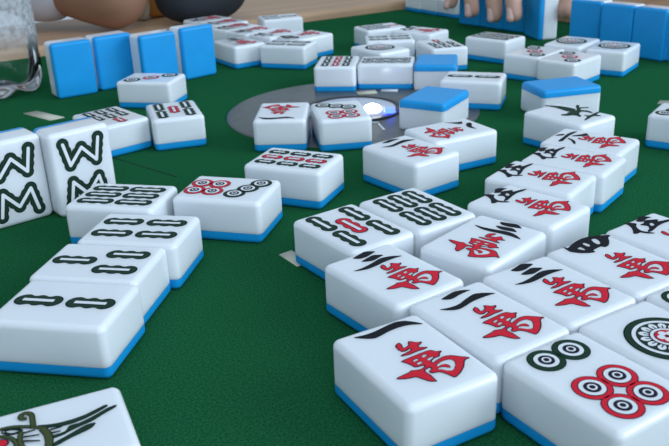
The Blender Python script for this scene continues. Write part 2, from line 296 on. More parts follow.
def stick_outline(w_, l_, g=0):
    r = w_/2; h = l_/2-r; out = []
    # three lobes along the length
    N_ = 72; cs = [-l_/2+r*.98+(l_-2*r*.98)*k/2 for k in range(3)]
    for i in range(N_):
        a = 2*PI*i/N_; dx, dy = math.cos(a), math.sin(a)
        # support by walking a capsule and pinching between the lobes
        y = max(-h, min(h, (l_/2)*dy*1.35))
        if abs((l_/2)*dy*1.35) < h: x = r*(1 if dx > 0 else -1); yy = (l_/2)*dy*1.35
        else:
            sg = 1 if dy > 0 else -1; ph = math.acos(max(-1, min(1, h/((l_/2)*1.35))))
            yy = None
        if yy is None:
            continue
        pin = min(abs(yy-(cs[k]+cs[k+1])/2) for k in range(2)); q = max(0, 1-pin/(r*.55))
        out.append((x*(1-.3*q), yy, 1 if dx > 0 else -1))
    right = sorted([(x, y) for x, y, s_ in out if s_ > 0], key=lambda p: p[1]); left = sorted([(x, y) for x, y, s_ in out if s_ < 0], key=lambda p: -p[1])
    top = [(r*math.cos(PI*i/14), h+r*math.sin(PI*i/14)) for i in range(15)]
    bot = [(-r*math.cos(PI*i/14), -h-r*math.sin(PI*i/14)) for i in range(15)]
    return right+top+left+bot
def stick_mesh(w_, l_, key):
    sh = Sheet(); o = stick_outline(w_, l_)
    sh.poly(o, 'dgreen' if key == 'green' else 'navy', 0)
    sh.poly([(x*(1-1.0/w_), y*(1-1.0/l_)) for x, y in o], key, 1)
    r = w_*.115; h = l_*.5-w_*.4
    sh.poly([(-r-.35, -h-.35), (r+.35, -h-.35), (r+.35, h+.35), (-r-.35, h+.35)], 'dgreen' if key == 'green' else 'navy', 2)
    sh.poly([(-r, -h), (r, -h), (r, h), (-r, h)], 'slot', 3)
    return sh.build('bamboo_stick', TT)
_sc = {}
def stick(w_, l_, key):
    k = (w_, l_, key)
    if k not in _sc: _sc[k] = stick_mesh(*k)
    return _sc[k]
def dot_mesh(r, key):
    sh = Sheet(); dk = 'dgreen' if key == 'green' else 'navy'
    sh.disc(0, 0, r, dk, 0); sh.disc(0, 0, r*.95, key, 1); sh.disc(0, 0, r*.70, dk, 2); sh.disc(0, 0, r*.65, 'slot', 3)
    sh.disc(0, 0, r*.43, 'navy', 4); sh.disc(0, 0, r*.25, 'slot', 5); sh.disc(0, 0, r*.15, 'navy', 6)
    return sh.build('dot', TT)
_dc = {}
def dot(r, key):
    k = (r, key)
    if k not in _dc: _dc[k] = dot_mesh(*k)
    return _dc[k]
def rosette():
    sh = Sheet(); R = 12.1
    sh.disc(0, 0, R, 'dgreen', 0, 64); sh.disc(0, 0, R*.96, 'green', 1, 64); sh.disc(0, 0, R*.84, 'dgreen', 2, 64); sh.disc(0, 0, R*.81, 'slot', 3, 64)
    sh.disc(0, 0, R*.71, 'dgreen', 4, 64); sh.disc(0, 0, R*.69, 'green', 5, 64)
    for i in range(14):
        a = 2*PI*i/14
        def pt(rad, da): return (R*rad*math.cos(a+da), R*rad*math.sin(a+da))
        for g, key, lay in ((.03, 'navy', 6), (0, 'slot', 7)):
            sh.poly([pt(.40-g, -.13-g), pt(.54, -.19-g), pt(.62+g*.6, -.12-g), pt(.665+g*.7, 0), pt(.62+g*.6, .12+g), pt(.54, .19+g), pt(.40-g, .13+g)], key, lay)
        sh.poly([pt(.42, -.035), pt(.54, -.03), pt(.54, .03), pt(.42, .035)], 'navy', 8)
    sh.disc(0, 0, R*.42, 'navy', 9, 48); sh.disc(0, 0, R*.39, 'slot', 10, 48); sh.disc(0, 0, R*.31, 'navy', 11, 48); sh.disc(0, 0, R*.285, 'red', 12, 48)
    for i in range(5):
        a = 2*PI*i/5+.3; sh.disc(R*.155*math.cos(a), R*.155*math.sin(a), R*.095, 'slot', 13, 16)
    sh.disc(0, 0, R*.05, 'navy', 14, 12)
    return sh.build('rosette', TT)
ROS = rosette()
def zigzag(flip):
    pts = [(-8.6, 15.6), (-6.4, 4.6), (0, 12.4), (6.4, 4.6), (8.6, 15.6)]
    pts = [(x*1.03, y*.98-.35) for x, y in pts]
    if flip: pts = [(x, -y) for x, y in pts]
    sh = Sheet()
    def strip(p, q, w_, ext):
        d = Vector((q[0]-p[0], q[1]-p[1])).normalized(); n = Vector((-d.y, d.x))*w_
        P_, Q_ = Vector(p)-d*ext, Vector(q)+d*ext
        return [tuple(P_-n), tuple(Q_-n), tuple(Q_+n), tuple(P_+n)]
    for i in range(4):
        p, q = pts[i], pts[i+1]
        for lay, key, w_ in ((0, 'dgreen', 3.1), (1, 'green', 2.6)):
            L_ = math.hypot(q[0]-p[0], q[1]-p[1])
            for k in range(4):
                t = k/3; sh.disc(p[0]+(q[0]-p[0])*t, p[1]+(q[1]-p[1])*t, w_, key, lay, 24)
            sh.poly(strip(p, q, w_*.88, 0), key, lay)
        sh.poly(strip(p, q, 1.15, .4), 'dgreen', 2); sh.poly(strip(p, q, .78, .1), 'slot', 3)
        sh.disc(q[0], q[1], .78, 'slot', 3, 12); sh.disc(p[0], p[1], .78, 'slot', 3, 12)
    return sh.build('bamboo_zigzag', TT)
ZIG = [zigzag(False), zigzag(True)]

G_, R_ = 'green', 'red'
SOU = {2: [(0, 9.3, G_), (0, -9.3, G_)], 3: [(0, 9.6, G_), (-6.3, -8.8, G_), (6.3, -8.8, G_)],
       4: [(x, y, G_) for x in (-5.9, 5.9) for y in (9.3, -9.3)],
       5: [(x, y, G_) for x in (-8.2, 8.2) for y in (9.6, -9.0)]+[(0, .5, R_)],
       6: [(x, y, G_) for x in (-7.8, 0, 7.8) for y in (9, -9)],
       7: [(0, 13.0, R_)]+[(x, y, G_) for x in (-7.8, 0, 7.8) for y in (.5, -12)],
       9: [(x, y, R_ if x == 0 else G_) for x in (-7.8, 0, 7.8) for y in (12, 0, -12)]}
SSZ = {2: (7.4, 17.2), 3: (7.0, 17.2), 4: (7.0, 17.2), 5: (6.8, 17.6), 6: (6.5, 17.2), 7: (6.1, 11.6), 9: (6.2, 11.2)}
PIN = {3: [(-8.2, 11, G_), (0, 0, R_), (8.2, -11, G_)], 6: [(x, 13.4, G_) for x in (-4.9, 4.9)]+[(x, y, R_) for x in (-4.9, 4.9) for y in (-2.9, -12.8)],
       7: [(-8.4, 13.2, G_), (-1.2, 9.4, G_), (5.8, 5.6, G_)]+[(x, y, R_) for x in (-4.6, 4.6) for y in (-5.4, -14)],
       8: [(x, y, G_) for x in (-4.9, 4.9) for y in (13.8, 4.6, -4.6, -13.8)]}
PSZ = {3: 6.0, 6: 5.5, 7: 5.0, 8: 4.6}
def make_tile(mw, face):
    root = empty('mahjong_tile', mw)
    link('face_block', ME_FACE, root); link('back_layer', ME_BACK, root)
    def put(name, me, x=0, y=0):
        o = link(name, me, root); o.location = (x*MM, y*MM, 0); return o
    if face is None: return root
    k, n = face[:-1], face[-1]
    if k == 'man':
        wo = put('red_character', WAN, *((-.3, -.7) if n == '1' else (.1, -1.9))); wo['label'] = 'red wan character'
        put('numeral', NUMM[int(n)], *{'2': (-.5, -1.0), '3': (-.7, -1.4)}.get(n, (0, 0)))['label'] = 'black numeral'
    elif k == 'sou':
        if n == '8':
            put('bamboo_zigzag', ZIG[0]); put('bamboo_zigzag', ZIG[1])
        else:
            for x, y, c_ in SOU[int(n)]: put('bamboo_stick', stick(*SSZ[int(n)], c_), x, y)
    elif k == 'pin':
        if n == '1': put('rosette', ROS, .5, .6)
        else:
            for x, y, c_ in PIN[int(n)]: put('dot', dot(PSZ[int(n)], c_), x, y)
    elif k == 'drago': put('dragon_character', FA)
    elif k == 'bir': put('bird', BIRD)
    return root
POSE = json.loads('''{"A": [20.73, 199.21, 28.44], "B": [68.99, 185.03, 31.79], "C": [95.13, 202.41, 30.62], "D": [46.14, 219.99, 32.19], "E": [72.45, 237.66, 31.0], "F": [98.89, 254.9, 30.73], "G": [126.16, 273.14, 35.11], "I": [19.47, 253.41, 35.26], "J": [6.96, 295.59, 34.85], "K": [34.05, 312.49, 32.95], "L": [55.94, 278.19, 316.39], "M1": [80.39, 311.37, 43.62], "M2": [93.65, 344.25, 51.71], "M3": [115.08, 367.13, 51.71], "M4": [131.2, 394.21, 51.71], "N": [135.06, 445.34, 35.87], "O": [150.08, 517.77, 284.4], "P": [202.11, 438.23, 54.99], "Q1": [-90.84, 240.54, 259.17], "Q2": [-87.17, 271.69, 79.3], "Q3": [-78.43, 301.84, 79.3], "Q4": [-94.31, 340.58, 77.62], "R": [-47.63, 344.31, 254.38], "S": [-18.75, 382.75, 246.3], "T": [-28.8, 475.76, 177.36], "U": [5.95, 472.89, 8.06], "V1": [39.62, 392.1, 36.5], "V2": [64.55, 423.38, 297.45], "W": [66.01, 500.96, 328.8], "X": [98.47, 546.71, 251.59], "Y": [81.04, 607.69, 349.78], "Z1": [6.86, 614.95, 352.32], "Z2": [44.06, 611.65, 260.67], "MM": [-128.16, 583.06, 257.04], "NN": [-133.13, 479.43, 220.76], "OO": [-95.85, 488.53, 16.98], "EE": [93.27, 669.63, 12.64], "FF": [142.13, 692.72, 45.03], "G1": [158.82, 623.84, 136.68], "G2": [178.63, 598.72, 135.31], "H1": [197.47, 658.33, 139.94], "H2": [221.89, 632.12, 324.41], "BB": [49.56, 765.08, 292.44], "CC": [53.25, 705.96, 270.32], "AA": [42.37, 662.81, 33.53], "DD": [83.87, 737.4, 48.69], "P1": [-76.99, 715.2, 33.04], "P2": [-33.18, 698.54, 249.87], "H": [121.83999999999999, 219.74, 30.21], "UU": [-74.23, 168.73, 113.67], "R0": [-134.36, 801.03, 130.75], "R1": [-122.31, 853.75, 130.75], "R2": [-103.34, 828.84, 130.75], "R3": [-89.67, 798.6, 132.37], "R4": [-68.88, 775.27, 132.37], "R5": [-46.23, 753.62, 132.39], "R6": [-19.58, 737.0, 132.39], "P5": [-47.77, 848.98, 286.63], "K1": [-197.04, 623.06, 33.38], "K2": [-171.77, 645.96, 37.72], "K3": [-136.72, 643.71, 39.65], "K4": [-110.64, 672.59, 41.48], "L2": [-125.6, 380.75, 39.9], "I2": [250.97, 699.08, 308.02], "I3": [269.38, 672.93, 303.56], "L1": [-154.29, 366.34, 39.9], "I1": [233.6, 729.3, 309.0], "I4": [289.2, 652.9, 306.3]}''')
def flat(x, y, yaw, z=0): return Matrix.Translation((x*MM, y*MM, z*MM)) @ Matrix.Rotation(math.radians(yaw), 4, 'Z')
def facedown(x, y, yaw): return flat(x, y, yaw, TT) @ Matrix.Rotation(PI, 4, 'Y')
def stand(x, y, yaw, toward, lift=0):
    """upright tile: footprint centre x,y; toward = painted face turned to local -y"""
    if toward: R = Matrix.Rotation(PI/2, 4, 'X'); off = Vector((0, TT/2, TL_/2))
    else: R = Matrix.Rotation(PI, 4, 'Z') @ Matrix.Rotation(PI/2, 4, 'X'); off = Vector((0, -TT/2, TL_/2))
    return flat(x, y, yaw, lift) @ Matrix.Translation(off*MM) @ R
FRONT = 'tiles laid face up in the front right block'; LEFT = 'tiles laid face up along the left'; MID = 'tiles laid around the centre panel'; FAR = 'tiles lying in the far heaps'
WALL = 'tiles stood on edge with blue backs'; 
T_ = [
('A', 'man1', FRONT, 'tile with one black stroke over a red character, nearest to the camera'),
('B', 'pin6', FRONT, 'tile with two green and four red rings, at the bottom right corner'),
('C', 'pin1', FRONT, 'tile with one big flower-patterned circle, at the right frame edge'),
('D', 'man2', FRONT, 'tile with two black strokes, touching the back corner of the one-stroke tile nearest the camera'),
('E', 'man3', FRONT, 'three-stroke red character tile between the two-stroke tile and the slotted black box numeral'),
('F', 'man4', FRONT, 'red character tile whose black numeral is a half-round box with white slots'),
('G', 'man5', FRONT, 'red character tile with forked black numeral, cut by the right edge behind the slotted numeral'),
('H', 'pin7', FRONT, 'tile mostly cut off by the right frame edge, just behind the big circle tile'),
('I', 'man3', FRONT, 'three-stroke red character tile directly in front of the five bamboo tile with red middle'),
('J', 'sou5', FRONT, 'five bamboo tile with red middle stick, in sharp focus beside the six bamboo tile'),
('K', 'sou6', FRONT, 'six bamboo tile between the sharp five bamboo tile and the turned three-stroke tile'),
('L', 'man3', FRONT, 'three-stroke red character tile whose black strokes lie at its far right edge'),
('M1', 'man5', FRONT, 'nearest of the four character tiles stepped diagonally at right, forked black numeral'),
('M2', 'man5', FRONT, 'second nearest of the four character tiles stepped diagonally at right'),
('M3', 'man5', FRONT, 'third nearest of the four character tiles stepped diagonally at right'),
('M4', 'man6', FRONT, 'farthest of the four character tiles stepped diagonally at right'),
('N', 'dragon', MID, 'tile with a single dark green dragon character, in front of a blue topped tile'),
('P', 'pin7', MID, 'ringed dot tile standing alone on the felt at the right frame edge'),
('Q1', 'sou2', LEFT, 'two bamboo tile with sticks end to end, nearest of the left hand row'),
('Q2', 'sou3', LEFT, 'three bamboo tile, second in the left row behind the two bamboo tile'),
('Q3', 'sou4', LEFT, 'four bamboo tile, third in the left row'),
('Q4', 'sou6', LEFT, 'six bamboo tile at the far end of the left row before the upright tiles'),
('R', 'pin7', LEFT, 'dot tile with four red and three dark rings, lying right of the left bamboo row'),
('S', 'sou9', MID, 'nine bamboo tile with a red middle row, alone on the felt before the panel'),
('T', 'man1', MID, 'one character tile turned upside down, on the left front of the grey panel'),
('U', 'pin7', MID, 'dot tile with dark and red rings beside the white lamp of the panel'),
('V1', 'man2', MID, 'two-stroke red character tile right of the nine bamboo tile, in mid picture'),
('V2', 'man8', MID, 'red character tile with two spread black strokes, just behind the mid picture two-stroke tile'),
('X', 'sou2', MID, 'two bamboo tile seen edge-on, half behind the blue topped tile by the panel'),
('Z1', 'sou9', MID, 'red and green nine bamboo tile behind the lamp, left of an edge-on dark tile'),
('Z2', 'pin8', MID, 'dark eight dot tile behind the lamp, between a bamboo tile and a blue topped tile'),
('MM', 'pin3', MID, 'three dot tile lying in front of the upright blue backs on the left'),
('NN', 'sou7', MID, 'seven bamboo tile with one red stick, behind the upright zigzag tile'),
('OO', 'sou5', MID, 'five bamboo tile with red centre stick, on the felt left of the panel'),
('EE', 'sou7', FAR, 'bamboo tile with dark rows and a little red, directly behind the far blue topped tile'),
('FF', 'sou6', FAR, 'dark bamboo tile lying alone in front of the reaching fingers'),
('G1', 'pin3', FAR, 'left of two matching tiles with red middle marks behind the right blue topped tile'),
('G2', 'pin3', FAR, 'right of two matching tiles with red middle marks behind the right blue topped tile'),
('H1', 'pin1', FAR, 'left one of two big circle tiles at the foot of the right blue row'),
('H2', 'pin1', FAR, 'right one of two big circle tiles at the foot of the right blue row'),
('BB', 'sou7', FAR, 'farthest tile of the small middle heap, nearest to the wooden rail'),
('CC', 'sou4', FAR, 'edge-on dark marked tile in the middle heap, just behind the green circle tile'),
('AA', 'pin1', FAR, 'green circle tile in the middle heap behind the eight dot tile'),
('DD', 'man5', FAR, 'brownish marked tile in the middle heap, behind the dark bamboo tile with red'),
('P1', 'man3', FAR, 'red and black marked tile beside the rightmost upright blue back of the left row'),
('P2', 'sou4', FAR, 'dark bamboo tile at the front of the far left heap, long side forward'),
('R0', 'man5', FAR, 'character tile mostly hidden behind the rightmost upright blue back of the left row'),
('R1', 'man3', FAR, 'back left end character tile of the far diagonal row, near the black bag'),
('R2', 'man2', FAR, 'second character tile from the back of the far diagonal row'),
('R3', 'man6', FAR, 'middle character tile of the far diagonal row'),
('R4', 'man3', FAR, 'third character tile from the front end of the far diagonal row'),
('R5', 'man5', FAR, 'second character tile from the front end of the far diagonal row'),
('R6', 'man4', FAR, 'front right end tile of the far diagonal row, blue base showing'),
('P5', 'sou3', FAR, 'tile lying behind the far diagonal row, nearest to the wooden rail on the left'),
('UU', 'bird', LEFT, 'one bamboo tile with a long-tailed bird, cut off in the bottom left corner'),
]
for k, f, g, lab in T_:
    tag(make_tile(flat(*POSE[k]), f), lab, 'mahjong tile', g)
for k, lab in (('O', 'face-down tile with blue top at the right, just behind the green dragon tile'),
               ('W', 'face-down tile with blue top standing on the grey panel beside the blue lamp'),
               ('Y', 'far face-down tile with blue top, right of the dark eight dot tile')):
    tag(make_tile(facedown(*POSE[k]), None), lab, 'mahjong tile', 'face-down tiles with blue tops')
for k, lab in (('L1', 'upright zigzag bamboo tile cut by the left frame edge'), ('L2', 'upright zigzag bamboo tile in full view behind the left six bamboo tile')):
    tag(make_tile(stand(*POSE[k], True), 'sou8'), lab, 'mahjong tile', 'upright zigzag bamboo tiles')
for k, lab in (('K1', 'leftmost upright blue back, next to the plastic bottle'), ('K2', 'second upright blue back from the bottle'),
               ('K3', 'third upright blue back from the bottle'), ('K4', 'upright blue back at the right end of the left row, farthest from the bottle'),
               ('I1', 'upright blue back at the left end of the right hand row'), ('I2', 'second upright blue back of the right hand row'),
               ('I3', 'third upright blue back of the right hand row, base clear of the circle tiles'), ('I4', 'upright blue back at the right frame edge')):
    tag(make_tile(stand(*POSE[k], False), 'man1'), lab, 'mahjong tile', WALL)
yw = -57.0
for i, lab in enumerate(('leftmost upright blue back under the reaching fingers', 'middle upright blue back under the reaching fingers', 'rightmost upright blue back under the fingers, beside the white sided upright tile')):
    y_ = math.radians(-53); d = 15+30.2*i
    x = 140.4+d*math.cos(y_)-math.sin(y_)*TT/2; yy = 878.7+d*math.sin(y_)+math.cos(y_)*TT/2
    tag(make_tile(stand(x, yy, -53, False), 'man1'), lab, 'mahjong tile', WALL)
ya = math.radians(-78); cx = 197.5+TT/2*(-math.sin(ya))-TW_/2*math.cos(ya); cy = 766.5+TT/2*math.cos(ya)-TW_/2*math.sin(ya)
tag(make_tile(stand(cx, cy, -78, False, 0), 'man2'), 'upright tile gripped by the hand, its white and blue side turned to the camera', 'mahjong tile', WALL)
for i, lab in enumerate(('left one of three white sided tiles along the far edge by the rail', 'middle one of three white sided tiles along the far edge by the rail', 'right one of three white sided tiles along the far edge, next to the fingers')):
    a, b = 297, 327-30.1*i
    q = TW(a+1.5*i, b, 0)
    tag(make_tile(flat(q[0], q[1], -60), 'man3'), lab, 'mahjong tile', 'white sided tiles of the far edge row')

# ------------------------------------------------------------------ plastic bottle
bm_ = bpy.data.materials.new('clear_plastic'); bm_.use_nodes = True
nt = bm_.node_tree; N = nt.nodes; L = nt.links; N.remove(N['Principled BSDF'])
out = N['Material Output']; tr = N.new('ShaderNodeBsdfTransparent'); gl = N.new('ShaderNodeBsdfGlossy'); df = N.new('ShaderNodeBsdfDiffuse'); fr = N.new('ShaderNodeFresnel'); m1 = N.new('ShaderNodeMixShader'); m2 = N.new('ShaderNodeMixShader')
tr.inputs[0].default_value = (.95, .96, .96, 1); gl.inputs['Roughness'].default_value = .07; fr.inputs[0].default_value = 1.32
df.inputs[0].default_value = (.72, .74, .76, 1)
tc = N.new('ShaderNodeTexCoord'); sx = N.new('ShaderNodeSeparateXYZ'); mr = N.new('ShaderNodeMapRange'); nz = N.new('ShaderNodeTexNoise'); nz.inputs['Scale'].default_value = 220; nz.inputs['Detail'].default_value = 3
mr.inputs['From Min'].default_value = .028; mr.inputs['From Max'].default_value = .05; mr.inputs['To Max'].default_value = 1
cr = N.new('ShaderNodeMapRange'); cr.inputs['From Min'].default_value = .38; cr.inputs['From Max'].default_value = .6; cr.inputs['To Min'].default_value = .24; cr.inputs['To Max'].default_value = .5
mu = N.new('ShaderNodeMath'); mu.operation = 'MULTIPLY'
L.new(tc.outputs['Object'], sx.inputs[0]); L.new(sx.outputs['Z'], mr.inputs['Value']); L.new(tc.outputs['Object'], nz.inputs[0]); L.new(nz.outputs[0], cr.inputs['Value'])
L.new(mr.outputs[0], mu.inputs[0]); L.new(cr.outputs[0], mu.inputs[1]); L.new(mu.outputs[0], m2.inputs[0])
L.new(fr.outputs[0], m1.inputs[0]); L.new(tr.outputs[0], m1.inputs[1]); L.new(gl.outputs[0], m1.inputs[2]); L.new(m1.outputs[0], m2.inputs[1]); L.new(df.outputs[0], m2.inputs[2]); L.new(m2.outputs[0], out.inputs[0])
M['pet'] = bm_
M['tea'] = mat('tea', (.2, .06, .015), .15)
bt = empty('plastic_bottle', loc=(-.258, .638, 0)); tag(bt, 'clear plastic bottle misted with droplets, standing on the felt at the left edge', 'bottle')
def petal(name, prof, mats, n=80, k=5):
    V = []; F = []
    for r, z, d in prof:
        for i in range(n):
            a = 2*PI*i/n; q = .5+.5*math.cos(k*a); rr = r*(1-.10*d*(1-q)); V.append((rr*math.cos(a), rr*math.sin(a), z+6*d*(1-q)*(r/32)))
    for j in range(len(prof)-1):
        for i in range(n):
            i2 = (i+1) % n; F.append((j*n+i, j*n+i2, (j+1)*n+i2, (j+1)*n+i))
    F.append(tuple(range(n-1, -1, -1)))
    return mesh(name, V, F, mats)
link('bottle_body', petal('bottle_body', [(8, 5, 0), (14, 2.5, .5), (20, .2, 1), (25, .6, 1), (29, 4, .9), (31.5, 10, .6), (32.3, 17, .3), (32.3, 26, 0), (31.6, 30, 0), (31.6, 33, 0), (32.3, 37, 0), (32.3, 60, 0), (31.7, 63, 0), (32.3, 66, 0), (32.3, 120, 0), (31, 140, 0), (26, 160, 0), (18, 178, 0), (13, 188, 0), (12.6, 204, 0)], ['pet']), bt)
link('bottle_cap', lathe('bottle_cap', [(14.5, 192), (15, 194), (15, 205), (14, 207), (1, 207)], ['cap'], 40), bt)

# ------------------------------------------------------------------ black bag and orange packet on the far rail
def blob(name, rx, ry, rz, mats, seed=0, amp=.05, n=40, mflat=.0, pw=2.5):
    rnd = random.Random(seed); ph = [rnd.uniform(0, 6.28) for _ in range(6)]
    V = []; F = []; m_ = 24
    def sp(v): return math.copysign(abs(v)**(2/pw), v)
    for j in range(m_+1):
        t = -PI/2+PI*j/m_
        for i in range(n):
            a = 2*PI*i/n; k = 1+amp*(math.sin(3*a+ph[0]+2*t)+.6*math.sin(5*a+ph[1]-3*t))
            V.append((rx*k*sp(math.cos(t))*sp(math.cos(a)), ry*k*sp(math.cos(t))*sp(math.sin(a)), rz*(sp(math.sin(t)))*(1+amp*.5*math.sin(4*a+ph[2]))))
    for j in range(m_):
        for i in range(n):
            i2 = (i+1) % n; F.append((j*n+i, j*n+i2, (j+1)*n+i2, (j+1)*n+i))
    return mesh(name, V, F, mats)
q = TW(34, 374, 10)
bag = empty('black_bag', Matrix.Translation((q[0]*MM, q[1]*MM, q[2]*MM)) @ Matrix.Rotation(PI/6, 4, 'Z')); tag(bag, 'rounded soft black bag lying on the wooden rail', 'bag')
o = link('bag_body', blob('bag_body', 52, 23, 37, ['bag'], 3, .02, pw=2.5), bag); o.location = (0, 0, .0367)
zp = link('zipper', mesh('zipper', *(lambda V, F: (V, F))(*[[(x, dy, 36.7+37.6*math.sqrt(max(0, 1-(x/53)**2))) for x in range(-35, 36, 5) for dy in (-2, 2)], [(2*i, 2*i+2, 2*i+3, 2*i+1) for i in range(14)]]), ['ring']), bag)
q = TW(16, 450, 10)
pk = empty('snack_packet', Matrix.Translation((q[0]*MM, q[1]*MM, q[2]*MM)) @ Matrix.Rotation(math.radians(50), 4, 'Z')); tag(pk, 'small orange packet with a cream edge, between the bare arm and the black bag', 'packet')
o = link('packet_body', blob('packet_body', 30, 16, 26, ['orange'], 8, .03, pw=3.2), pk); o.location = (0, 0, .0257)
o = link('packet_edge', blob('packet_edge', 6, 15, 25, ['cream'], 9, .02, pw=4), pk); o.location = (-.0335, 0, .0252)

# ------------------------------------------------------------------ people
def tube(V, F, path, rad, n=20):
    """append a tapered round limb with rounded ends"""
    P_ = [Vector(p) for p in path]; pts = []; rs = []
    # resample smoothly (Catmull-Rom)
    for i in range(len(P_)-1):
        p0 = P_[max(i-1, 0)]; p1 = P_[i]; p2 = P_[i+1]; p3 = P_[min(i+2, len(P_)-1)]
        for k in range(6):
            t = k/6; pts.append(.5*((2*p1)+(p2-p0)*t+(2*p0-5*p1+4*p2-p3)*t*t+(3*p1-p0-3*p2+p3)*t**3)); rs.append(rad[i]*(1-t)+rad[i+1]*t)
    pts.append(P_[-1]); rs.append(rad[-1])
    d0 = (pts[1]-pts[0]).normalized(); d1 = (pts[-1]-pts[-2]).normalized()
    st = [(pts[0]-d0*rs[0]*math.cos(a), rs[0]*math.sin(a), d0) for a in (.15, .5, .9, 1.25)]
    en = [(pts[-1]+d1*rs[-1]*math.cos(a), rs[-1]*math.sin(a), d1) for a in (1.25, .9, .5, .15)]
    mid = [(pts[i], rs[i], (pts[min(i+1, len(pts)-1)]-pts[max(i-1, 0)]).normalized()) for i in range(len(pts))]
    allr = st+mid+en; b0 = len(V); ref = Vector((.3, .2, .93))
    for p, r, d in allr:
        x = d.cross(ref); x = x.normalized() if x.length > .05 else d.orthogonal().normalized(); y = d.cross(x)
        V += [tuple(p+x*r*math.cos(2*PI*i/n)+y*r*math.sin(2*PI*i/n)) for i in range(n)]
    for k in range(len(allr)-1):
        for i in range(n):
            j = (i+1) % n; F.append((b0+k*n+i, b0+k*n+j, b0+(k+1)*n+j, b0+(k+1)*n+i))
    F.append(tuple(b0+i for i in range(n-1, -1, -1))); F.append(tuple(b0+(len(allr)-1)*n+i for i in range(n)))
def ell(V, F, c_, r, n=24, m_=16):
    b0 = len(V)
    for j in range(m_+1):
        t = -PI/2+PI*j/m_*.998+.002
        V += [(c_[0]+r[0]*math.cos(t)*math.cos(2*PI*i/n), c_[1]+r[1]*math.cos(t)*math.sin(2*PI*i/n), c_[2]+r[2]*math.sin(t)) for i in range(n)]
    for j in range(m_):
        for i in range(n):
            k = (i+1) % n; F.append((b0+j*n+i, b0+j*n+k, b0+(j+1)*n+k, b0+(j+1)*n+i))
    F.append(tuple(b0+i for i in range(n-1, -1, -1))); F.append(tuple(b0+m_*n+i for i in range(n)))
def fuse(name, V, F, mats, vox, parent, smooth_it=2):
    """fuse overlapping limbs into one continuous surface"""
    me = mesh(name+'_raw', V, F, mats); o = bpy.data.objects.new(name+'_raw', me); COL.objects.link(o)
    md = o.modifiers.new('r', 'REMESH'); md.mode = 'VOXEL'; md.voxel_size = vox*MM; md.use_smooth_shade = True
    sm_ = o.modifiers.new('s', 'SMOOTH'); sm_.iterations = smooth_it; sm_.factor = .5
    dg = bpy.context.evaluated_depsgraph_get(); me2 = bpy.data.meshes.new_from_object(o.evaluated_get(dg)); me2.name = name
    bpy.data.objects.remove(o); bpy.data.meshes.remove(me)
    me2.materials.clear(); [me2.materials.append(M[k]) for k in mats]
    for p in me2.polygons: p.use_smooth = True; p.material_index = 0
    return me2
def join_mesh(name, ms, key):
    bm = bmesh.new()
    for m_ in ms: bm.from_mesh(m_)
    me = bpy.data.meshes.new(name); bm.to_mesh(me); bm.free(); me.materials.append(M[key])
    for p in me.polygons: p.use_smooth = True
    return me
def head_parts(V, F, c_, face):
    """skull, jaw, nose, ears; face = unit vector looked along"""
    f = Vector(face).normalized(); sd = Vector((0, 0, 1)).cross(f).normalized(); C_ = Vector(c_)
    ell(V, F, c_, (78, 78, 100)); ell(V, F, tuple(C_+f*28-Vector((0, 0, 55))), (52, 52, 58))
    tube(V, F, [tuple(C_+f*74+Vector((0, 0, 8))), tuple(C_+f*90-Vector((0, 0, 22)))], [8, 13], 12)
    for s_ in (-1, 1): tube(V, F, [tuple(C_+sd*78*s_+Vector((0, 0, 14))), tuple(C_+sd*80*s_-Vector((0, 0, 24)))], [11, 8], 12)
    tube(V, F, [tuple(C_+f*80-Vector((0, 0, 50))-sd*18), tuple(C_+f*84-Vector((0, 0, 52))), tuple(C_+f*80-Vector((0, 0, 50))+sd*18)], [5, 7, 5], 10)
def eyes(root, c_, face):
    f = Vector(face).normalized(); sd = Vector((0, 0, 1)).cross(f).normalized(); C_ = Vector(c_)
    for s_ in (-1, 1):
        V = []; F = []; ell(V, F, tuple(C_+f*68+sd*31*s_+Vector((0, 0, 4))), (13, 13, 9), 16, 10); link('eye', mesh('eye', V, F, ['slot']), root)
        V = []; F = []; ell(V, F, tuple(C_+f*77+sd*31*s_+Vector((0, 0, 4))), (6, 6, 6), 12, 8); link('iris', mesh('iris', V, F, ['black']), root)
def hair(root, c_, face):
    f = Vector(face).normalized(); V = []; F = []
    ell(V, F, tuple(Vector(c_)-f*14+Vector((0, 0, 22))), (84, 84, 92)); link('hair', fuse('hair', V, F, ['hair'], 6, root), root)

# --- person at the far left: white T-shirt, elbow on the rail
p1 = empty('person'); q = TW(-370, 770, -750); p1.location = (q[0]*MM, q[1]*MM, q[2]*MM); off1 = Vector(q)
def W1(a, b, z): return tuple(Vector(TW(a, b, z))-off1)
tag(p1, 'person in a white T-shirt leaning a bare elbow on the far left rail', 'person')
f1 = Vector(TW(0, -1, 0))-Vector(TW(0, 0, 0))
V = []; F = []
HD = W1(-362, 520, 330)
tube(V, F, [W1(-370, 770, -255), W1(-370, 755, -60), W1(-370, 690, 70), W1(-370, 640, 140)], [140, 128, 135, 100])
tube(V, F, [W1(-500, 630, 150), W1(-370, 635, 170), W1(-262, 603, 158)], [55, 66, 52])
tube(V, F, [W1(-370, 620, 180), W1(-366, 565, 260)], [56, 50])
head_parts(V, F, HD, f1)
ELB = (-56, 394, 49)
tube(V, F, [W1(-262, 603, 158), W1(-150, 490, 96), W1(*ELB)], [50, 45, 39])
tube(V, F, [W1(-505, 635, 145), W1(-545, 640, 0), W1(-520, 560, -150), W1(-440, 520, -200)], [50, 44, 38, 26])
tube(V, F, [W1(*ELB), W1(-78, 400, 110), W1(-170, 450, 215), W1(-205, 465, 245)], [39, 41, 29, 25])
tube(V, F, [W1(-455, 770, -290), W1(-450, 540, -285), W1(-450, 460, -330), W1(-450, 480, -650), W1(-450, 475, -705)], [85, 70, 58, 42, 38])
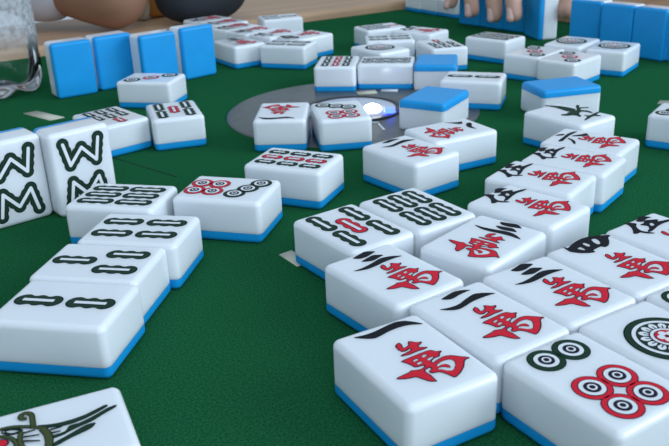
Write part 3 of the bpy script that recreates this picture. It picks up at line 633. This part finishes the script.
tube(V, F, [W1(-285, 770, -290), W1(-270, 540, -285), W1(-270, 460, -330), W1(-270, 480, -650), W1(-270, 475, -705)], [85, 70, 58, 42, 38])
for a in (-450, -270): tube(V, F, [W1(a, 490, -716), W1(a, 350, -725)], [32, 24])
body = fuse('body', V, F, ['skin'], 7, p1)
V = []; F = []
tube(V, F, [W1(-195, 460, 238), W1(-222, 470, 268)], [25, 26], 16)
ell(V, F, W1(-238, 474, 284), (34, 30, 38))
for k, (da, L_) in enumerate(((-24, 62), (-8, 72), (8, 68), (24, 54))):
    tube(V, F, [W1(-240+da*.8, 476, 308), W1(-246+da, 484, 308+L_*.5), W1(-262+da, 502, 308+L_*.72)], [10, 9, 7.5], 14)
tube(V, F, [W1(-214, 468, 276), W1(-205, 478, 305), W1(-222, 490, 330)], [12, 10, 8], 14)
hnd = fuse('hand', V, F, ['skin'], 3, p1)
link('body', join_mesh('body', [body, hnd], 'skin'), p1)
V = []; F = []
tube(V, F, [W1(-370, 772, -235), W1(-370, 757, -60), W1(-370, 692, 70), W1(-370, 645, 145)], [152, 142, 148, 108])
tube(V, F, [W1(-505, 630, 150), W1(-370, 635, 168), W1(-262, 603, 155)], [64, 76, 62])
tube(V, F, [W1(-262, 603, 158), W1(-170, 512, 105), W1(-112, 448, 72)], [62, 59, 55])
tube(V, F, [W1(-508, 635, 145), W1(-538, 640, 40)], [64, 60])
link('white_tshirt', fuse('white_tshirt', V, F, ['tee'], 7, p1), p1)
V = []; F = []
for a0, a1 in ((-455, -450), (-285, -270)): tube(V, F, [W1(a0, 770, -285), W1(a1, 540, -282), W1(a1, 456, -332), W1(a1, 480, -630)], [97, 80, 66, 56])
link('trousers', fuse('trousers', V, F, ['trousers'], 8, p1), p1)
eyes(p1, HD, f1); hair(p1, HD, f1)

# --- person at the far right: hand gripping an upright tile
p2 = empty('person'); q = TW(760, 40, -750); p2.location = (q[0]*MM, q[1]*MM, q[2]*MM); off2 = Vector(q)
def W2(a, b, z): return tuple(Vector(TW(a, b, z))-off2)
tag(p2, 'person reaching in with a bare hand, fingers hanging over the far blue tiles', 'person')
f2 = Vector(TW(-1, 0, 0))-Vector(TW(0, 0, 0))
V = []; F = []
tube(V, F, [W2(760, 40, -255), W2(755, 40, -60), W2(745, 40, 120), W2(735, 40, 230)], [140, 128, 140, 105])
tube(V, F, [W2(735, -110, 250), W2(740, 40, 275), W2(735, 190, 250)], [55, 70, 55])
tube(V, F, [W2(735, 40, 280), W2(725, 40, 370)], [56, 52]); head_parts(V, F, W2(707, 40, 470), f2)
tube(V, F, [W2(735, 190, 245), W2(690, 225, 140), W2(615, 235, 62), W2(500, 195, 92), W2(400, 155, 98)], [52, 46, 39, 36, 26])
tube(V, F, [W2(735, -110, 245), W2(700, -170, 100), W2(650, -190, -60), W2(620, -120, -200)], [52, 45, 38, 26])
for b0_, b1_ in ((-45, -70), (125, 150)):
    tube(V, F, [W2(760, b0_, -290), W2(560, b1_, -285), W2(480, b1_, -330), W2(500, b1_, -660), W2(495, b1_, -715)], [85, 70, 58, 42, 38])
    tube(V, F, [W2(510, b1_, -718), W2(370, b1_, -726)], [32, 24])
body = fuse('body', V, F, ['skin2'], 7, p2)
V = []; F = []
tube(V, F, [W2(430, 167, 98), W2(398, 156, 97), W2(365, 152, 92)], [27, 27, 26], 18)
tube(V, F, [W2(375, 135, 90), W2(318, 126, 84)], [19, 14], 16); tube(V, F, [W2(375, 150, 93), W2(316, 148, 88)], [19, 14], 16)
tube(V, F, [W2(375, 165, 90), W2(318, 170, 84)], [19, 14], 16); tube(V, F, [W2(380, 178, 84), W2(324, 192, 77)], [17, 12], 16)
FING = {'i': [W2(318, 126, 84), W2(274, 130, 84), W2(249, 126, 50), W2(245, 119, 23)], 'm': [W2(316, 148, 88), W2(270, 153, 88), W2(246, 150, 50), W2(243, 144, 20)],
        'r': [W2(318, 170, 84), W2(272, 182, 82), W2(247, 185, 48), W2(244, 179, 20.5)], 'p': [W2(324, 192, 77), W2(284, 210, 72), W2(257, 219, 45), W2(250, 220, 23.5)]}
for k, rr in (('i', (11.5, 9.5, 8.6, 7.4)), ('m', (12, 9.8, 8.8, 7.4)), ('r', (11.5, 9.2, 8.2, 7.0)), ('p', (10, 8.2, 7.4, 6.2))): tube(V, F, FING[k], rr, 16)
tube(V, F, [W2(385, 140, 86), W2(345, 108, 76), W2(308, 91, 58), W2(279, 87.5, 27)], [17, 13, 10.5, 8.5], 16)
hnd = fuse('hand', V, F, ['skin2'], 2.2, p2, 3)
link('body', join_mesh('body', [body, hnd], 'skin2'), p2)
for k in 'imrp':
    t_ = Vector(FING[k][3]); d_ = (t_-Vector(FING[k][2])).normalized(); u_ = f2.normalized()
    V = []; F = []; c_ = t_+u_*5.6-d_*1
    tube(V, F, [tuple(c_-d_*3.5), tuple(c_+d_*4)], [3.6, 3.8], 12); link('fingernail', mesh('fingernail', V, F, ['nail']), p2)
V = []; F = []
tube(V, F, [W2(760, 40, -235), W2(755, 40, -60), W2(745, 40, 120), W2(737, 40, 235)], [152, 142, 152, 112])
tube(V, F, [W2(735, -115, 250), W2(740, 40, 272), W2(735, 195, 250)], [64, 78, 64])
tube(V, F, [W2(735, 195, 245), W2(690, 225, 150)], [66, 60]); tube(V, F, [W2(735, -115, 245), W2(705, -165, 130)], [66, 60])
link('grey_shirt', fuse('grey_shirt', V, F, ['shirt2'], 7, p2), p2)
V = []; F = []
for b0_, b1_ in ((-45, -70), (125, 150)): tube(V, F, [W2(760, b0_, -285), W2(560, b1_, -282), W2(476, b1_, -332), W2(500, b1_, -640)], [97, 80, 66, 56])
link('trousers', fuse('trousers', V, F, ['trousers'], 8, p2), p2)
eyes(p2, W2(707, 40, 470), f2); hair(p2, W2(707, 40, 470), f2)
# stools under both
for (a, b, lab) in ((-370, 785, 'wooden stool under the person in the white T-shirt'), (775, 40, 'wooden stool under the reaching person')):
    q = TW(a, b, -750); st = empty('stool', Matrix.Translation((q[0]*MM, q[1]*MM, q[2]*MM)) @ Matrix.Rotation(PI/6, 4, 'Z')); tag(st, lab, 'stool')
    link('seat', boxmesh('seat', -170, 170, -170, 170, 326, 352, ['wood'], 10), st)
    for x in (-140, 140):
        for y in (-140, 140): link('leg', boxmesh('leg', x-17, x+17, y-17, y+17, 0, 326, ['wood'], 4), st)
